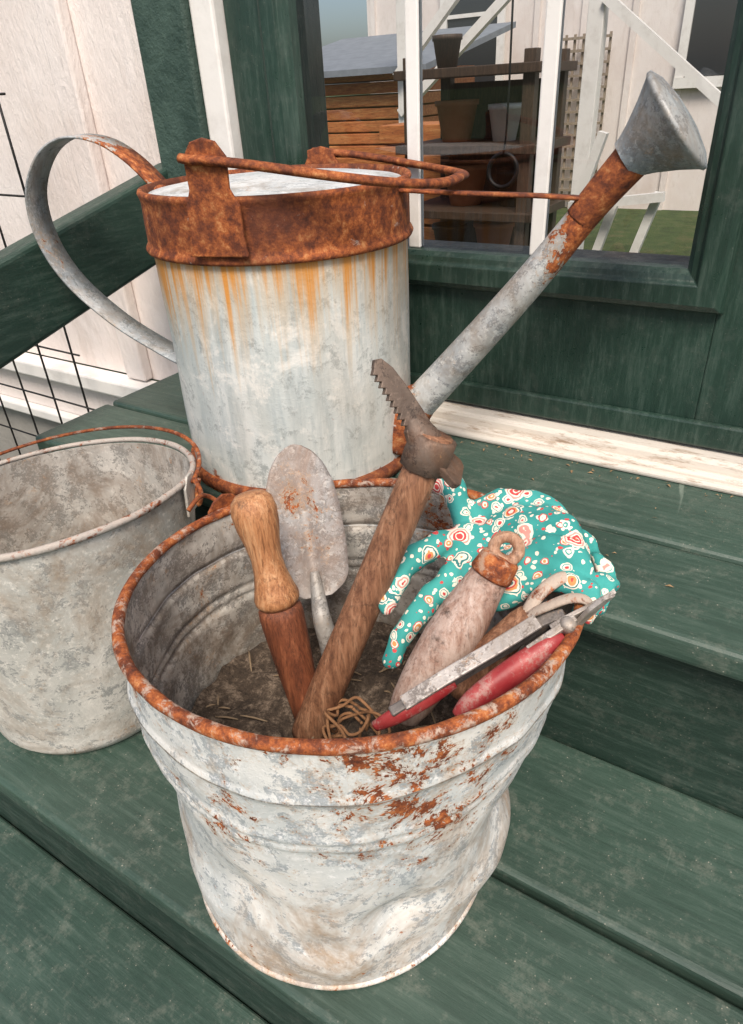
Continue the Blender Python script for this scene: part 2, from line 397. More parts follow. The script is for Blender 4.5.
b=MB('dry_soil'); c=b.ramp(b.noise(60,5,.85),[(.3,(.02,.014,.01)),(.5,(.07,.05,.035)),(.68,(.26,.20,.15))]); soil_m=b.out(c,.95,0,b.bump(b.noise(140,4),1,.006))
sv=[];sf_=[];nr=26;ns=90
for j in range(nr+1):
    for i in range(ns):
        r=.1420*j/nr; t=2*math.pi*i/ns; p=V((r*math.cos(t),r*math.sin(t),0))
        h=.010*noise.noise(p*22)+.008*noise.noise(p*60)+.004*noise.noise(p*150)
        r2=r+bdr(t,.155)*(j/nr)
        sv.append(BC+V((r2*math.cos(t),r2*math.sin(t),.150+h)))
for j in range(nr):
    for i in range(ns):
        a=j*ns+i;b_=j*ns+(i+1)%ns; sf_.append((a,b_,b_+ns,a+ns))
v,f=lean((sv,sf_)); mobj('soil_fill',v,f,soil_m,bk)
kv=[];kf=[]
for i in range(60):
    t=random.uniform(0,6.28); r=.125*math.sqrt(random.random()); p=BC+V((r*math.cos(t),r*math.sin(t),.156+random.uniform(-.002,.004)))+LEAN*.5
    a=random.uniform(0,6.28); l=random.uniform(.003,.014); d=V((math.cos(a),math.sin(a),random.uniform(-.2,.3)))
    v,f=tube([p-d*l,p+V((0,0,.001)),p+d*l],[.0006,.0010,.0005],5,2); n_=len(kv); kv+=v; kf+=[tuple(i_+n_ for i_ in q) for q in f]
b=MB('dry_stalk'); mobj('dry_stalks',kv,kf,b.out(b.mix(b.noise(80,2),(.14,.09,.05),(.34,.26,.17)),.9),bk)

# ------------------------------------------------------------------ left pail
PC=V((-.640,.322,-.2145)); pt=empty('galvanized_pail',PC)
PH=.280
PD=V((.88,-.47,0))
def ppro(z):
    k=z/PH
    return .116+.030*(1-(1-k)**1.5)
def pdr(t,z): return .003*noise.noise(V((math.cos(t)*1.5+5,math.sin(t)*1.5,z*8)))*min(1,z/.05)
prof=[(0,.012),(.08,.010),(.098,.004),(.106,.0015),(.111,.004),(.1145,.010)]+[(ppro(z),z) for z in [.016+i*(PH-.02)/60 for i in range(61)]]
inner=[(ppro(z)-.002,z) for z in [PH-.004-i*(PH-.02)/60 for i in range(61)]]+[(.09,.018),(0,.018)]
def pz(b): return b.mr(b.xyz()[2],.0,.02,.06,0)
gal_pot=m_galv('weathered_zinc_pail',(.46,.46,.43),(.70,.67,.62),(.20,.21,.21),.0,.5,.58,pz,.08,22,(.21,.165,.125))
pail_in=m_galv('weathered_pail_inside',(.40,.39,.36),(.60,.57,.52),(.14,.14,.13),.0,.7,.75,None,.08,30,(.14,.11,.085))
PL=V((.020,.008,0))
def til(vf):
    o=[]
    for p in vf[0]:
        p=V(p); k=max(0,(p.z-PC.z)/PH)
        o.append(p+PL*k+V((0,0,k*k*.125*(p-PC).dot(PD))))
    return o,vf[1]
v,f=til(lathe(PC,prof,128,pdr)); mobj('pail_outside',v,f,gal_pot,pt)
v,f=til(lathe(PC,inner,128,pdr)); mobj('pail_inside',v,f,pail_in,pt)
v,f=til(ring(PC,ppro(PH)+.002,.0034,128,10,pdr,PH)); mobj('pail_rim',v,f,m_rust('worn_rim',1.15,(.46,.43,.39)),pt)
ea=R(28); pts=[]
for k in range(25):
    a=ea+math.pi*k/24; lift=.004+.018*math.sin(math.pi*k/24)
    pts.append(PC+V((math.cos(a)*.155,math.sin(a)*.155,PH+lift-.006)))
v,f=til(tube(pts,[.0024]*len(pts),10,3)); mobj('bail_wire',v,f,m_rust('bail_rust',.5,(.30,.24,.20),.7),pt)
for a in (ea,ea+math.pi):
    d=V((math.cos(a),math.sin(a),0)); s_=V((-d.y,d.x,0)); o=PC+d*(ppro(PH)+.005)+V((0,0,PH-.012))
    v,f=til(plate([(-.022,-.015),(.008,-.015),(.018,-.006),(.018,.006),(.008,.015),(-.022,.015)],o,(0,0,1),s_,.003)); bevel(mobj('ear_plate',v,f,gal_pot,pt,False),.001)
    v,f=til(tube([o+d*.006+V((0,0,.012)),o+d*.013-s_*.006,o+d*.008-s_*.002-V((0,0,.014)),o+d*.004+s_*.008-V((0,0,.006)),o+d*.008+s_*.006+V((0,0,.010))],[.0026]*5,8,6)); mobj('ear_hook',v,f,rust_rim,pt)

# ------------------------------------------------------------------ watering can
CC=V((-.525,.635,.0)); wc=empty('watering_can',CC); CR=.1430; CH=.322
def m_can():
    b=MB('zinc_can_body'); z=b.xyz()[2]
    n1=b.noise(6,3,.6,.5); n2=b.noise(42,5,.85,.2); st=b.noise(28,5,.8,0,b.mapping((1,1,.12)))
    c=b.mix(b.mr(n1,.38,.62),(.50,.55,.54),(.70,.72,.70)); c=b.mix(b.mr(st,.45,.62,0,.75),c,(.38,.44,.45))
    c=b.mix(b.mr(n2,.53,.63,0,.8),c,(.30,.33,.33)); c=b.mix(b.mr(b.noise(14,5,.82,.3,b.mapping(loc=(2,5,3))),.52,.62,0,.8),c,(.80,.79,.75))
    c=b.mix(b.math('MULTIPLY',b.mr(b.noise(5,4,.6,0,b.mapping((1,1,.3),loc=(1,0,0))),.46,.60,0,.7),b.mr(z,.0,.25,.4,1)),c,(.46,.39,.30))
    dz=b.mapping((1,1,.025)); d1=b.noise(38,4,.7,0,dz); d2=b.noise(110,3,.7,0,dz)
    dd=b.math('ADD',b.math('MULTIPLY',d1,.55),b.math('MULTIPLY',d2,.45))
    lim=b.mr(z,.10,.266,.28,-.050)
    side=b.mr(b.dist((-.12,-.09,.235)),.03,.10,.12,.0)
    dm=b.math('ADD',b.math('SUBTRACT',dd,lim),side)
    c=b.mix(b.mr(dm,.36,.54,0,.75),c,(.60,.40,.20)); c=b.mix(b.mr(dm,.48,.57,0,.95),c,(.64,.27,.05))
    rb=b.mr(b.math('ADD',b.noise(30,5,.8),b.mr(z,.004,.03,.25,-.1)),.60,.68); c=b.mix(rb,c,rustcol(b,80))
    return b.out(c,b.mr(n2,.3,.7,.42,.70),.08,b.bump(b.math('ADD',n2,b.math('MULTIPLY',n1,3.0)),.5,.002))
can_m=m_can()
def cdr(t,z): return .0022*noise.noise(V((math.cos(t)*1.4,math.sin(t)*1.4,z*7+2)))
prof=[(0,.004),(CR-.01,.004)]+[(CR-.002,z) for z in [.006+i*.262/40 for i in range(41)]]
v,f=lathe(CC,prof,128,cdr); mobj('can_body',v,f,can_m,wc)
rust_band=m_rust('rusty_band',.10,(.50,.46,.42),.8)
bp=[(CR-.001,.262),(CR+.0035,.2625),(CR+.005,.2655),(CR+.0035,.2685),(CR+.0015,.271)]+[(CR+.0015,.271+i*.005) for i in range(1,9)]+[(CR+.003,.3165),(CR+.0042,.3195),(CR+.003,.3225),(CR-.001,.3230),(CR-.003,.318),(CR-.003,.262)]
v,f=lathe(CC,bp,128,cdr); mobj('rust_band',v,f,rust_band,wc)
v,f=lathe(CC,[(CR-.002,.016),(CR+.004,.014),(CR+.0055,.008),(CR+.004,.001),(CR-.006,.001)],128,cdr); mobj('base_rim',v,f,rust,wc)
lid_m=m_galv('pale_lid',(.46,.50,.52),(.70,.72,.72),(.3,.33,.35),.0,.4,.4,lambda b:b.mr(b.math('MULTIPLY',b.xyz()[0],b.xyz()[0]),.008,.02,0,.12),.15)
v,f=lathe(CC,[(0,.324),(.03,.3238),(.07,.323),(.11,.321),(CR-.006,.317),(CR-.0035,.314)],96,cdr); mobj('lid',v,f,lid_m,wc)
dx=V((.006,.003,0))
hp=[V(p)+dx for p in [(-.662,.592,.314),(-.690,.581,.346),(-.722,.570,.366),(-.760,.556,.370),(-.795,.545,.352),(-.820,.536,.312),(-.820,.535,.262),(-.799,.543,.213),(-.755,.560,.165),(-.705,.578,.130),(-.662,.590,.108)]]
v,f=strap(hp,.040,.0024,8,(.342,-.94,.0))
strap_m=m_galv('strap_zinc',(.24,.27,.29),(.44,.46,.47),(.13,.15,.16),.02,.5,.5,lambda b:b.math('MULTIPLY',b.mr(b.xyz()[0],-.22,-.15,0,.30),b.mr(b.xyz()[2],.28,.31,0,1)),.25)
mobj('strap_handle',v,f,strap_m,wc)
sp=[(-.400,.657,.042),(-.353,.664,.097),(-.255,.678,.217),(-.190,.688,.305)]
spm=m_galv('spout_zinc',(.36,.38,.39),(.60,.60,.58),(.16,.17,.18),.0,.6,.6,lambda b:b.math('ADD',b.mr(b.xyz()[0],.28,.335,0,.40),b.mr(b.xyz()[0],.12,.18,.3,0)),.2)
v,f=tube(sp,[.0225,.0200,.0165,.0140],28,10); mobj('spout',v,f,spm,wc)
v,f=tube([(-.205,.686,.285),(-.188,.688,.308),(-.164,.6915,.338)],[.0150,.0158,.0175],28,8); mobj('rusty_neck',v,f,m_rust('neck_rust',dark=.3),wc)
v,f=tube([(-.402,.655,.032),(-.382,.660,.065),(-.364,.6625,.086)],[.034,.028,.0215],28,6); mobj('spout_collar',v,f,m_rust('collar_rust',.25,(.48,.47,.44),.3),wc)
ax=V((.78,.112,.615)).normalized(); c0=V((-.168,.690,.337))
def cone(nm,prof,mat,c0,ax):
    q=ax.to_track_quat('Z','Y'); v,f=lathe((0,0,0),prof,64); v=[c0+q@V(p) for p in v]; return mobj(nm,v,f,mat,wc)
rose_m=m_galv('rose_zinc',(.26,.30,.33),(.46,.50,.52),(.12,.14,.16),.0,.7,.4,None,.30,30)
cone('rose_cone',[(.0175,-.004),(.019,.001),(.024,.011),(.034,.027),(.0435,.040),(.0462,.0420),(.0462,.0450),(.044,.0460),(.036,.0495),(.018,.0525),(0,.0535)],rose_m,c0,ax)
v,f=strap([(-.388,.655,.3115),(-.33,.662,.309),(-.25,.672,.307),(-.203,.684,.304)],.013,.003,6,(0,1,0)); mobj('spout_brace',v,f,rust,wc)
la=V((math.cos(R(-74)),math.sin(R(-74)),0)); ls=V((-la.y,la.x,0))
lo=CC+la*(CR+.006)
v,f=plate([(.272,-.031),(.290,-.026),(.316,-.026),(.330,-.020),(.356,-.021),(.368,-.012),(.371,.0),(.368,.012),(.356,.021),(.330,.020),(.316,.028),(.290,.028),(.272,.030)],V((lo.x,lo.y,0)),(0,0,1),ls,.004); bevel(mobj('bail_lug',v,f,rust_dark,wc,False),.0012)
lb=-la; lo2=CC+lb*(CR+.006)
v,f=plate([(.268,-.031),(.316,-.026),(.330,-.018),(.338,-.018),(.342,0),(.338,.018),(.330,.018),(.316,.028),(.268,.030)],V((lo2.x,lo2.y,0)),(0,0,1),ls,.004); bevel(mobj('bail_lug_rear',v,f,rust_dark,wc,False),.0012)
pts=[]
for k in range(25):
    t=-math.pi/2+math.pi*k/24
    cc_=max(0,math.cos(t)); sn=math.sin(t); sg=1 if sn>0 else -1
    e=la*(-sg*abs(sn)**.75*(CR+.010))+ls*(cc_**.8*.200)
    z=.354-.034*cc_-(.018 if sn>0 else 0)*abs(sn)
    pts.append(CC+V((0,0,z))+e)
pts=[pts[0]-ls*.022+V((0,0,.002)),pts[0]-ls*.010]+pts+[pts[-1]-ls*.012]
v,f=tube(pts,[.0060]*len(pts),12,3,(.7,1.0)); mobj('bail_handle',v,f,rust,wc)

# ------------------------------------------------------------------ tools
def toolE(n,l): return empty(n,l)
wood_or=m_wood('turned_beech',[(.24,.09,.035),(.46,.21,.09),(.62,.35,.18)],1.2,'z',.5,.4)
wood_br=m_wood('red_brown_wood',[(.08,.025,.012),(.19,.058,.025),(.30,.105,.047)],1.2,'z',.6,.45)
wood_ash=m_wood('old_ash_handle',[(.11,.044,.023),(.27,.125,.065),(.44,.24,.14)],1.3,'z',.65,.45)
wood_wh=m_wood('weathered_grip_wood',[(.25,.13,.09),(.42,.28,.22),(.60,.48,.42)],1.0,'z',.75,.6,(.52,.40,.34))
def turned(nm,a,bp,prof,mat,par,seg=28,flat=(1,1)):
    a=V(a);bp=V(bp);L=(bp-a).length; ax=(bp-a).normalized(); q=ax.to_track_quat('Z','Y')
    v,f=lathe((0,0,0),[(r,k*L) for k,r in prof],seg,None,True,True); v=[a+q@V((p.x*flat[0],p.y*flat[1],p.z)) for p in map(V,v)]
    return mobj(nm,v,f,mat,par)
T=V((-.326,.322,.145)); B=V((-.278,.302,-.065)); e=toolE('wooden_dibber',B)
mid=T.lerp(B,.44)
turned('grip',T,mid,[(0,.004),(.015,.012),(.06,.0160),(.15,.0178),(.28,.0168),(.42,.0140),(.56,.0122),(.70,.0130),(.84,.0160),(.92,.0182),(.96,.0180),(1.0,.0160)],wood_or,e)
turned('shaft',mid,B,[(0,.0150),(.03,.0175),(.08,.0180),(.2,.0175),(.5,.0155),(.8,.0130),(1,.0120)],wood_br,e)
# trowel
tip=V((-.366,.426,.128)); base=V((-.303,.361,.026)); e=toolE('garden_trowel',base)
axd=(tip-base); L=axd.length; axd.normalize(); sd_=right-axd*right.dot(axd); sd_.normalize(); nn=axd.cross(sd_)
ws=[(0,.012),(.05,.024),(.12,.0300),(.3,.0325),(.55,.0322),(.72,.0300),(.85,.0240),(.93,.0170),(.98,.0090),(1.0,.0015)]
def wat(s_):
    for (a,wa),(c_,wb) in zip(ws,ws[1:]):
        if a<=s_<=c_: return wa+(wb-wa)*(s_-a)/(c_-a)
    return .001
tv=[];tf=[];nu=60;nv=16
sgn=1 if nn.dot(-fwd)>0 else -1
for s2 in (0,1):
    for i in range(nu+1):
        u=i/nu; wd=(wat(max(0,u-.02))+wat(u)+wat(min(1,u+.02)))/3 if .03<u<.97 else wat(u)
        for j in range(nv+1):
            q=(j/nv*2-1); yy=q*wd
            dep=sgn*(yy*yy*7.5 - .0045*gs(q,0,.22)*(1-u)*1.6 + .010*u*u)
            tv.append(base+axd*(u*L)+sd_*yy+nn*(dep-sgn*.0016*s2))
o=(nu+1)*(nv+1)
for i in range(nu):
    for j in range(nv):
        a=i*(nv+1)+j; q=(a,a+1,a+nv+2,a+nv+1); tf.append(q); tf.append(tuple(reversed([k+o for k in q])))
for i in range(nu):
    for j in (0,nv):
        a=i*(nv+1)+j; tf.append((a,a+nv+1,a+nv+1+o,a+o))
tr_m=m_galv('worn_trowel_steel',(.32,.31,.30),(.54,.52,.49),(.16,.145,.135),.01,.9,.7,lambda b:b.math('ADD',b.mr(b.dist((-.050,.045,.068)),0,.035,.17,0),b.mr(b.dist((-.03,.03,.04)),0,.04,.08,0)),.15,55,(.15,.105,.08))
mobj('blade',tv,tf,tr_m,e)
v,f=tube([base+axd*.022+nn*sgn*.001,base,base-axd*.02,V((-.288,.352,-.02)),V((-.284,.350,-.07))],[.004,.0065,.008,.0095,.010],20,6); mobj('socket',v,f,m_galv('socket_steel',(.33,.33,.32),(.52,.51,.49),(.15,.15,.15),0,.7,.6,None,.3,40),e)
# hand mattock
hb=V((-.2755,.2935,-.065)); ht=V((-.195,.365,.191)); hd=(ht-hb).normalized(); e=toolE('hand_mattock',hb)
turned('handle',hb,ht+hd*.012,[(0,.0130),(.02,.0138),(.3,.0134),(.6,.0122),(.85,.0118),(1,.0112)],wood_ash,e,28,(1,1.1))
steel=m_galv('old_tool_steel',(.095,.070,.056),(.19,.14,.11),(.035,.026,.022),.0,.5,.5,None,.3,40,(.10,.05,.028))
bl=(V((-.232,.352,.262))-V((-.193,.362,.186))).normalized()
side2=right-bl*right.dot(bl); side2=(side2+fwd*.45); side2=(side2-bl*side2.dot(bl)).normalized(); nrm=bl.cross(side2)
turned('collar',ht-hd*.015,ht+hd*.011,[(0,.0125),(.05,.0146),(.5,.0152),(.93,.0148),(1,.0130)],steel,e,8,(1.0,1.15))
out_=[(.004,-.012)]+[(.027,-.0105),(.046,-.0090),(.060,-.0070),(.069,-.0030),(.0705,.002),(.067,.0055)]
out_=[(x,-y*.9) for x,y in out_]
k=.066
while k>.020:
    out_+=[(k,-.0055),(k-.0028,-.0088)]; k-=.0048
out_+=[(.014,-.0105),(.004,-.012)]
v,f=plate(out_,ht,bl,side2,.0050,.9); bevel(mobj('saw_blade',v,f,steel,e,False),.0006)
v,f=tube([ht-bl*.004,ht+bl*.012,ht+bl*.026],[.0140,.0120,.0055],20,5,(.95,.75),up=side2); mobj('blade_root',v,f,steel,e)
hx=(right*.75-upv*.50+fwd*.3).normalized()
v,f=plate([(.0,-.011),(.014,-.012),(.027,-.013),(.031,-.009),(.031,.010),(.027,.013),(.014,.012),(0,.011)],ht,hx,hd.cross(hx)+hd*.4,.006,-4); bevel(mobj('hoe_blade',v,f,steel,e,False),.001)
# hand fork grip
a=V((-.183,.296,.004)); t_=V((-.1395,.3635,.121)); e=toolE('hand_fork',a); ax_=(t_-a).normalized()
turned('grip',a,t_,[(0,.008),(.03,.0125),(.12,.0155),(.3,.0185),(.5,.0195),(.68,.0180),(.82,.0150),(.93,.0130),(1,.0125)],wood_wh,e)
turned('ferrule',t_-ax_*.014,t_+ax_*.002,[(0,.0148),(.1,.0154),(.5,.0146),(.9,.0138),(1,.0120)],m_rust('ferrule_rust',.55,(.45,.30,.21),.2),e)
lpc=t_+ax_*.008; q=V((.35,-.8,.35)).normalized().to_track_quat('Z','Y')
v,f=ring((0,0,0),.0085,.0042,40,12); v=[lpc+q@V(p) for p in v]; mobj('hanging_loop',v,f,m_wood('loop_wood',[(.25,.11,.06),(.42,.24,.15),(.55,.38,.28)]),e)
# pruners
red=MB('red_grip_vinyl'); c=red.mix(red.mr(red.noise(40,5),.4,.7),(.27,.020,.024),(.42,.075,.070)); c=red.mix(red.mr(red.noise(70,5,.85),.52,.62,0,.75),c,(.40,.24,.21)); red_m=red.out(c,.5,0,red.bump(red.noise(120,4),.4,.001))
bright=m_galv('pruner_steel',(.36,.33,.31),(.58,.55,.52),(.12,.10,.09),.04,.8,.6,None,.4,60)
darks=m_galv('pruner_dark_steel',(.10,.09,.085),(.2,.18,.17),(.05,.05,.05),.03,.5,.5,None,.4,50)
e=toolE('pruning_shears',(-.10,.32,.09))
v,f=tube([(-.126,.272,.062),(-.119,.281,.071),(-.104,.302,.083),(-.088,.3215,.096),(-.082,.330,.100)],[.0055,.0090,.0106,.0092,.006],18,6,(1,.75)); mobj('handle_red_near',v,f,red_m,e)
v,f=tube([(-.176,.252,.044),(-.163,.259,.055),(-.148,.277,.064),(-.138,.290,.070)],[.004,.0062,.0065,.005],18,6,(1,.7)); mobj('handle_red_far',v,f,red_m,e)
v,f=strap([(-.166,.258,.055),(-.140,.289,.072),(-.119,.3145,.085),(-.098,.334,.101),(-.085,.342,.108)],.014,.007,6,(0,-.5,.8)); bevel(mobj('handle_channel_far',v,f,darks,e,False),.0012)
v,f=strap([(-.160,.262,.0645),(-.139,.286,.0795),(-.118,.311,.0925),(-.099,.330,.1075)],.0030,.010,6,(0,-.5,.8)); bevel(mobj('handle_spine_far',v,f,bright,e,False),.0008)
v,f=strap([(-.098,.314,.094),(-.086,.330,.103),(-.078,.340,.109)],.013,.005,6,(0,-.5,.8)); bevel(mobj('handle_spine_near',v,f,bright,e,False),.0008)
pv=V((-.084,.338,.1075)); bd=(V((-.062,.357,.124))-pv).normalized(); bs=V((0,-.5,.8))
v,f=plate([(-.010,-.006),(.006,-.009),(.020,-.008),(.033,-.002),(.036,.003),(.020,.003),(.0,.006),(-.010,.005)],pv,bd,bs,.003); bevel(mobj('cutting_blade',v,f,bright,e,False),.0006)
v,f=plate([(-.010,-.003),(.004,-.002),(.016,.009),(.028,.013),(.034,.010),(.020,.001),(.006,-.008),(-.008,-.008)],pv+bd.cross(bs).normalized()*.0038,bd,bs,.0032); bevel(mobj('counter_blade',v,f,bright,e,False),.0006)
turned('pivot_bolt',pv-V((0,0,.004))+V((.002,-.004,.002)),pv+V((.004,-.006,.006)),[(0,.005),(.8,.005),(1,.003)],bright,e,16)
# hand cultivator, lying low behind the shears
e=toolE('hand_cultivator',(-.11,.36,.10))
turned('handle',(-.150,.318,.030),(-.112,.352,.091),[(0,.010),(.1,.012),(.5,.0125),(.9,.010),(1,.008)],wood_ash,e)
prm=m_rust('prong_steel',1.0,(.50,.43,.36))
for i,dx_ in enumerate((-.008,.006)):
    v,f=tube([V((-.114,.350,.090)),V((-.106,.357,.100))+V((dx_*.6,-dx_*.6,0)),V((-.095,.366,.108))+V((dx_,-dx_,0)),V((-.086,.370,.109))+V((dx_*1.3,-dx_*1.3,0)),V((-.079,.368,.102))+V((dx_*1.3,-dx_*1.3,0))],[.004,.0042,.0042,.0036,.0016],10,5,(.6,1.2)); mobj('prong_%d'%i,v,f,prm,e)

# twine
tw=MB('jute_twine'); tw_m=tw.out(tw.mix(tw.noise(300),(.16,.07,.03),(.36,.19,.09)),.9,0,tw.bump(tw.noise(500),.8,.001))
tws=[];twf=[]
for k in range(5):
    c=V((-.236+.004*k,.300-.003*k,-.034+.003*k)); pts=[]
    for i in range(13):
        t=2*math.pi*i/12+k; r=.014+.003*k+.010*noise.noise(V((k+.5,i*.9,.2)))
        pts.append(c+V((r*math.cos(t),r*.8*math.sin(t),.012*math.sin(t+k*2)+.006*math.sin(3*t+k))))
    v,f=tube(pts,[.0013]*13,7,4); n_=len(tws); tws+=v; twf+=[tuple(i+n_ for i in q) for q in f]
mobj('twine_bundle',tws,twf,tw_m,None,True,(-.236,.306,-.02))

# ------------------------------------------------------------------ gloves
fb=MB('floral_fabric')
dv=fb.N.new('ShaderNodeVectorMath'); dv.operation='ADD'; fb.L.new(fb.co,dv.inputs[0]); sc_=fb.N.new('ShaderNodeVectorMath'); sc_.operation='SCALE'; sc_.inputs['Scale'].default_value=.0055
fb.L.new(fb.noise(110,2,.5,0,None,True),sc_.inputs[0]); fb.L.new(sc_.outputs[0],dv.inputs[1]); vec=dv.outputs[0]
teal=(.035,.31,.28); cream=(.78,.71,.60); redc=(.56,.06,.06); org=(.66,.28,.10); pink=(.68,.28,.24)
c=fb.mix(fb.mr(fb.noise(9,3),.35,.65),(.025,.25,.23),(.055,.37,.34))
def layer(c,scale,thr,lo,hi,stops,vec,gate=None):
    D=fb.voro(scale,'F1',vec); Cn=fb.voro(scale,'F1',vec,'Color'); s_=fb.N.new('ShaderNodeSeparateColor'); fb.L.new(Cn,s_.inputs[0]); r_=s_.outputs[0]
    m=fb.math('MULTIPLY',fb.mr(D,thr-.004,thr,1,0),fb.math('MULTIPLY',fb.mr(r_,lo-.001,lo),fb.mr(r_,hi,hi+.001,1,0)))
    return fb.mix(m,c,fb.ramp(D,stops,'CONSTANT'))
# small scattered motifs first, larger flowers over them
c=layer(c,215,.36,.15,.55,[(0,cream),(.9,cream)],vec)
c=layer(c,215,.32,.56,.80,[(0,redc),(.9,redc)],vec)
v2=fb.mapping(loc=(.31,.17,.23),vec=vec)
c=layer(c,95,.40,.20,.60,[(0,redc),(.14,cream),(.26,teal),(.31,cream),(.40,teal)],v2)
c=layer(c,95,.38,.61,.95,[(0,cream),(.12,org),(.24,cream),(.32,redc),(.38,teal)],v2)
c=layer(c,48,.44,.35,.68,[(0,org),(.07,redc),(.16,cream),(.20,redc),(.27,cream),(.32,pink),(.37,cream),(.43,teal)],vec)
c=layer(c,48,.42,.69,1.0,[(0,cream),(.08,(.03,.16,.17)),(.14,cream),(.19,redc),(.24,org),(.30,cream),(.34,(.03,.2,.2)),(.38,cream),(.42,teal)],vec)
fab=fb.out(c,.85,0,fb.bump(fb.noise(700,2),.3,.0006))
gl=empty('garden_gloves',(-.15,.40,.10))
GV=[];GF=[]
def gadd(v,f):
    n_=len(GV); GV.extend(v); GF.extend([tuple(i+n_ for i in q) for q in f])
def ball(c,r,sx=(1,1,1)):
    vs_=[];fs_=[];n1_,n2_=8,12
    for j in range(1,n1_):
        for i in range(n2_):
            p=math.pi*j/n1_;t=2*math.pi*i/n2_; vs_.append(V(c)+V((r*math.sin(p)*math.cos(t)*sx[0],r*math.sin(p)*math.sin(t)*sx[1],r*math.cos(p)*sx[2])))
    for j in range(n1_-2):
        for i in range(n2_):
            a=j*n2_+i;b2=j*n2_+(i+1)%n2_; fs_.append((a,a+n2_,b2+n2_,b2))
    fs_.append(tuple(range(n2_))); fs_.append(tuple(range((n1_-1)*n2_-1,(n1_-2)*n2_-1,-1)))
    gadd(vs_,fs_)
def cap(pts,rads,sc=(1,1,1)):
    P=catmull(pts,9); Q=[x.x for x in catmull([V((r,0,0)) for r in rads],9)]
    for p,r in zip(P,Q): ball(p,r,sc)
rows=[[(-.200,.428,.104),(-.175,.447,.112),(-.142,.452,.120),(-.116,.436,.117),(-.102,.420,.110)],
      [(-.190,.408,.098),(-.165,.417,.101),(-.136,.420,.115),(-.110,.414,.115),(-.095,.404,.109)],
      [(-.180,.390,.087),(-.150,.393,.090),(-.124,.396,.105),(-.102,.396,.110),(-.086,.390,.104)],
      [(-.163,.370,.072),(-.140,.372,.078),(-.120,.378,.090),(-.098,.381,.099),(-.080,.378,.098)]]
NR=len(rows)
for u in [i/14 for i in range(15)]:
    x=u*(NR-1); i0=min(int(x),NR-2); fr_=x-i0
    pl=[V(a).lerp(V(b_),fr_) for a,b_ in zip(rows[i0],rows[i0+1])]
    pl=[p+V((0,0,.0055*math.cos(2*math.pi*(u*2.6+.12*k)+.5)*(.4+.15*k))) for k,p in enumerate(pl)]
    cap(pl,[.0080,.0090,.0088,.0078,.0058],(1,1,.95))
hem=[]
for k in range(26):
    u=k/25; p=V((-.102,.432,.107)).lerp(V((-.076,.364,.092)),u)+V((.016*math.sin(math.pi*u),.008*math.sin(math.pi*u),.0045*math.sin(u*22)))
    hem.append(p)
cap(hem,[.0036]*len(hem),(1.2,1,1))
cap([p-V((.007,-.001,-.0015)) for p in hem],[.0046]*len(hem),(1.2,1,1))
# fingers, separate and hanging into the bucket, with knuckle bends
cap([(-.190,.408,.096),(-.204,.386,.095),(-.218,.364,.088),(-.2165,.346,.080),(-.2150,.3340,.071)],[.0110,.0112,.0108,.0105,.0088])
cap([(-.182,.390,.082),(-.191,.368,.070),(-.198,.350,.058),(-.201,.333,.048),(-.2015,.3190,.036)],[.0112,.0110,.0108,.0104,.0088])
cap([(-.166,.376,.072),(-.171,.360,.058),(-.1745,.350,.047),(-.176,.338,.038),(-.1765,.328,.028)],[.0108,.0104,.0102,.0098,.0082])
cap([(-.195,.424,.104),(-.212,.436,.117),(-.230,.440,.121),(-.243,.432,.119)],[.0105,.0112,.0115,.0095])
g=mobj('glove_pair',GV,GF,fab,gl)
m=g.modifiers.new('remesh','REMESH'); m.mode='VOXEL'; m.voxel_size=.0016; m.use_smooth_shade=True
m=g.modifiers.new('smooth','SMOOTH'); m.iterations=5; m.factor=.5
tx=bpy.data.textures.new('wrinkle','CLOUDS'); tx.noise_scale=.028; tx.noise_depth=1
m=g.modifiers.new('wrinkles','DISPLACE'); m.texture=tx; m.strength=.009; m.mid_level=.5; m.texture_coords='LOCAL'
tx2=bpy.data.textures.new('crease','MARBLE'); tx2.noise_scale=.03; tx2.turbulence=6; tx2.marble_type='SHARP'
m=g.modifiers.new('creases','DISPLACE'); m.texture=tx2; m.strength=-.0028; m.mid_level=.5; m.texture_coords='LOCAL'
m=g.modifiers.new('smooth2','SMOOTH'); m.iterations=2; m.factor=.5

# ------------------------------------------------------------------ leaf litter on the top tread
lm=MB('dry_leaf_bits'); lm_m=lm.out(lm.mix(lm.noise(30),(.20,.11,.05),(.40,.28,.15)),.9)
lv=[];lf=[]
for i in range(110):
    if random.random()<.88: x=random.uniform(-.40,.15); y=.744-abs(random.gauss(0,.010)); z=.0015
    else: x=random.uniform(-.4,.1); y=random.uniform(.50,.72); z=.0015
    l=random.uniform(.0010,.0045); wd=l*random.uniform(.15,.4); a=random.uniform(0,6.28); d=V((math.cos(a),math.sin(a),0)); s_=V((-d.y,d.x,0)); p=V((x,y,z))
    n_=len(lv); lv+=[p-d*l,p-s_*wd+V((0,0,.001)),p+d*l,p+s_*wd+V((0,0,.0015))]; lf.append((n_,n_+1,n_+2,n_+3))
mobj('leaf_litter',lv,lf,lm_m,None,False,(-.2,.7,0))

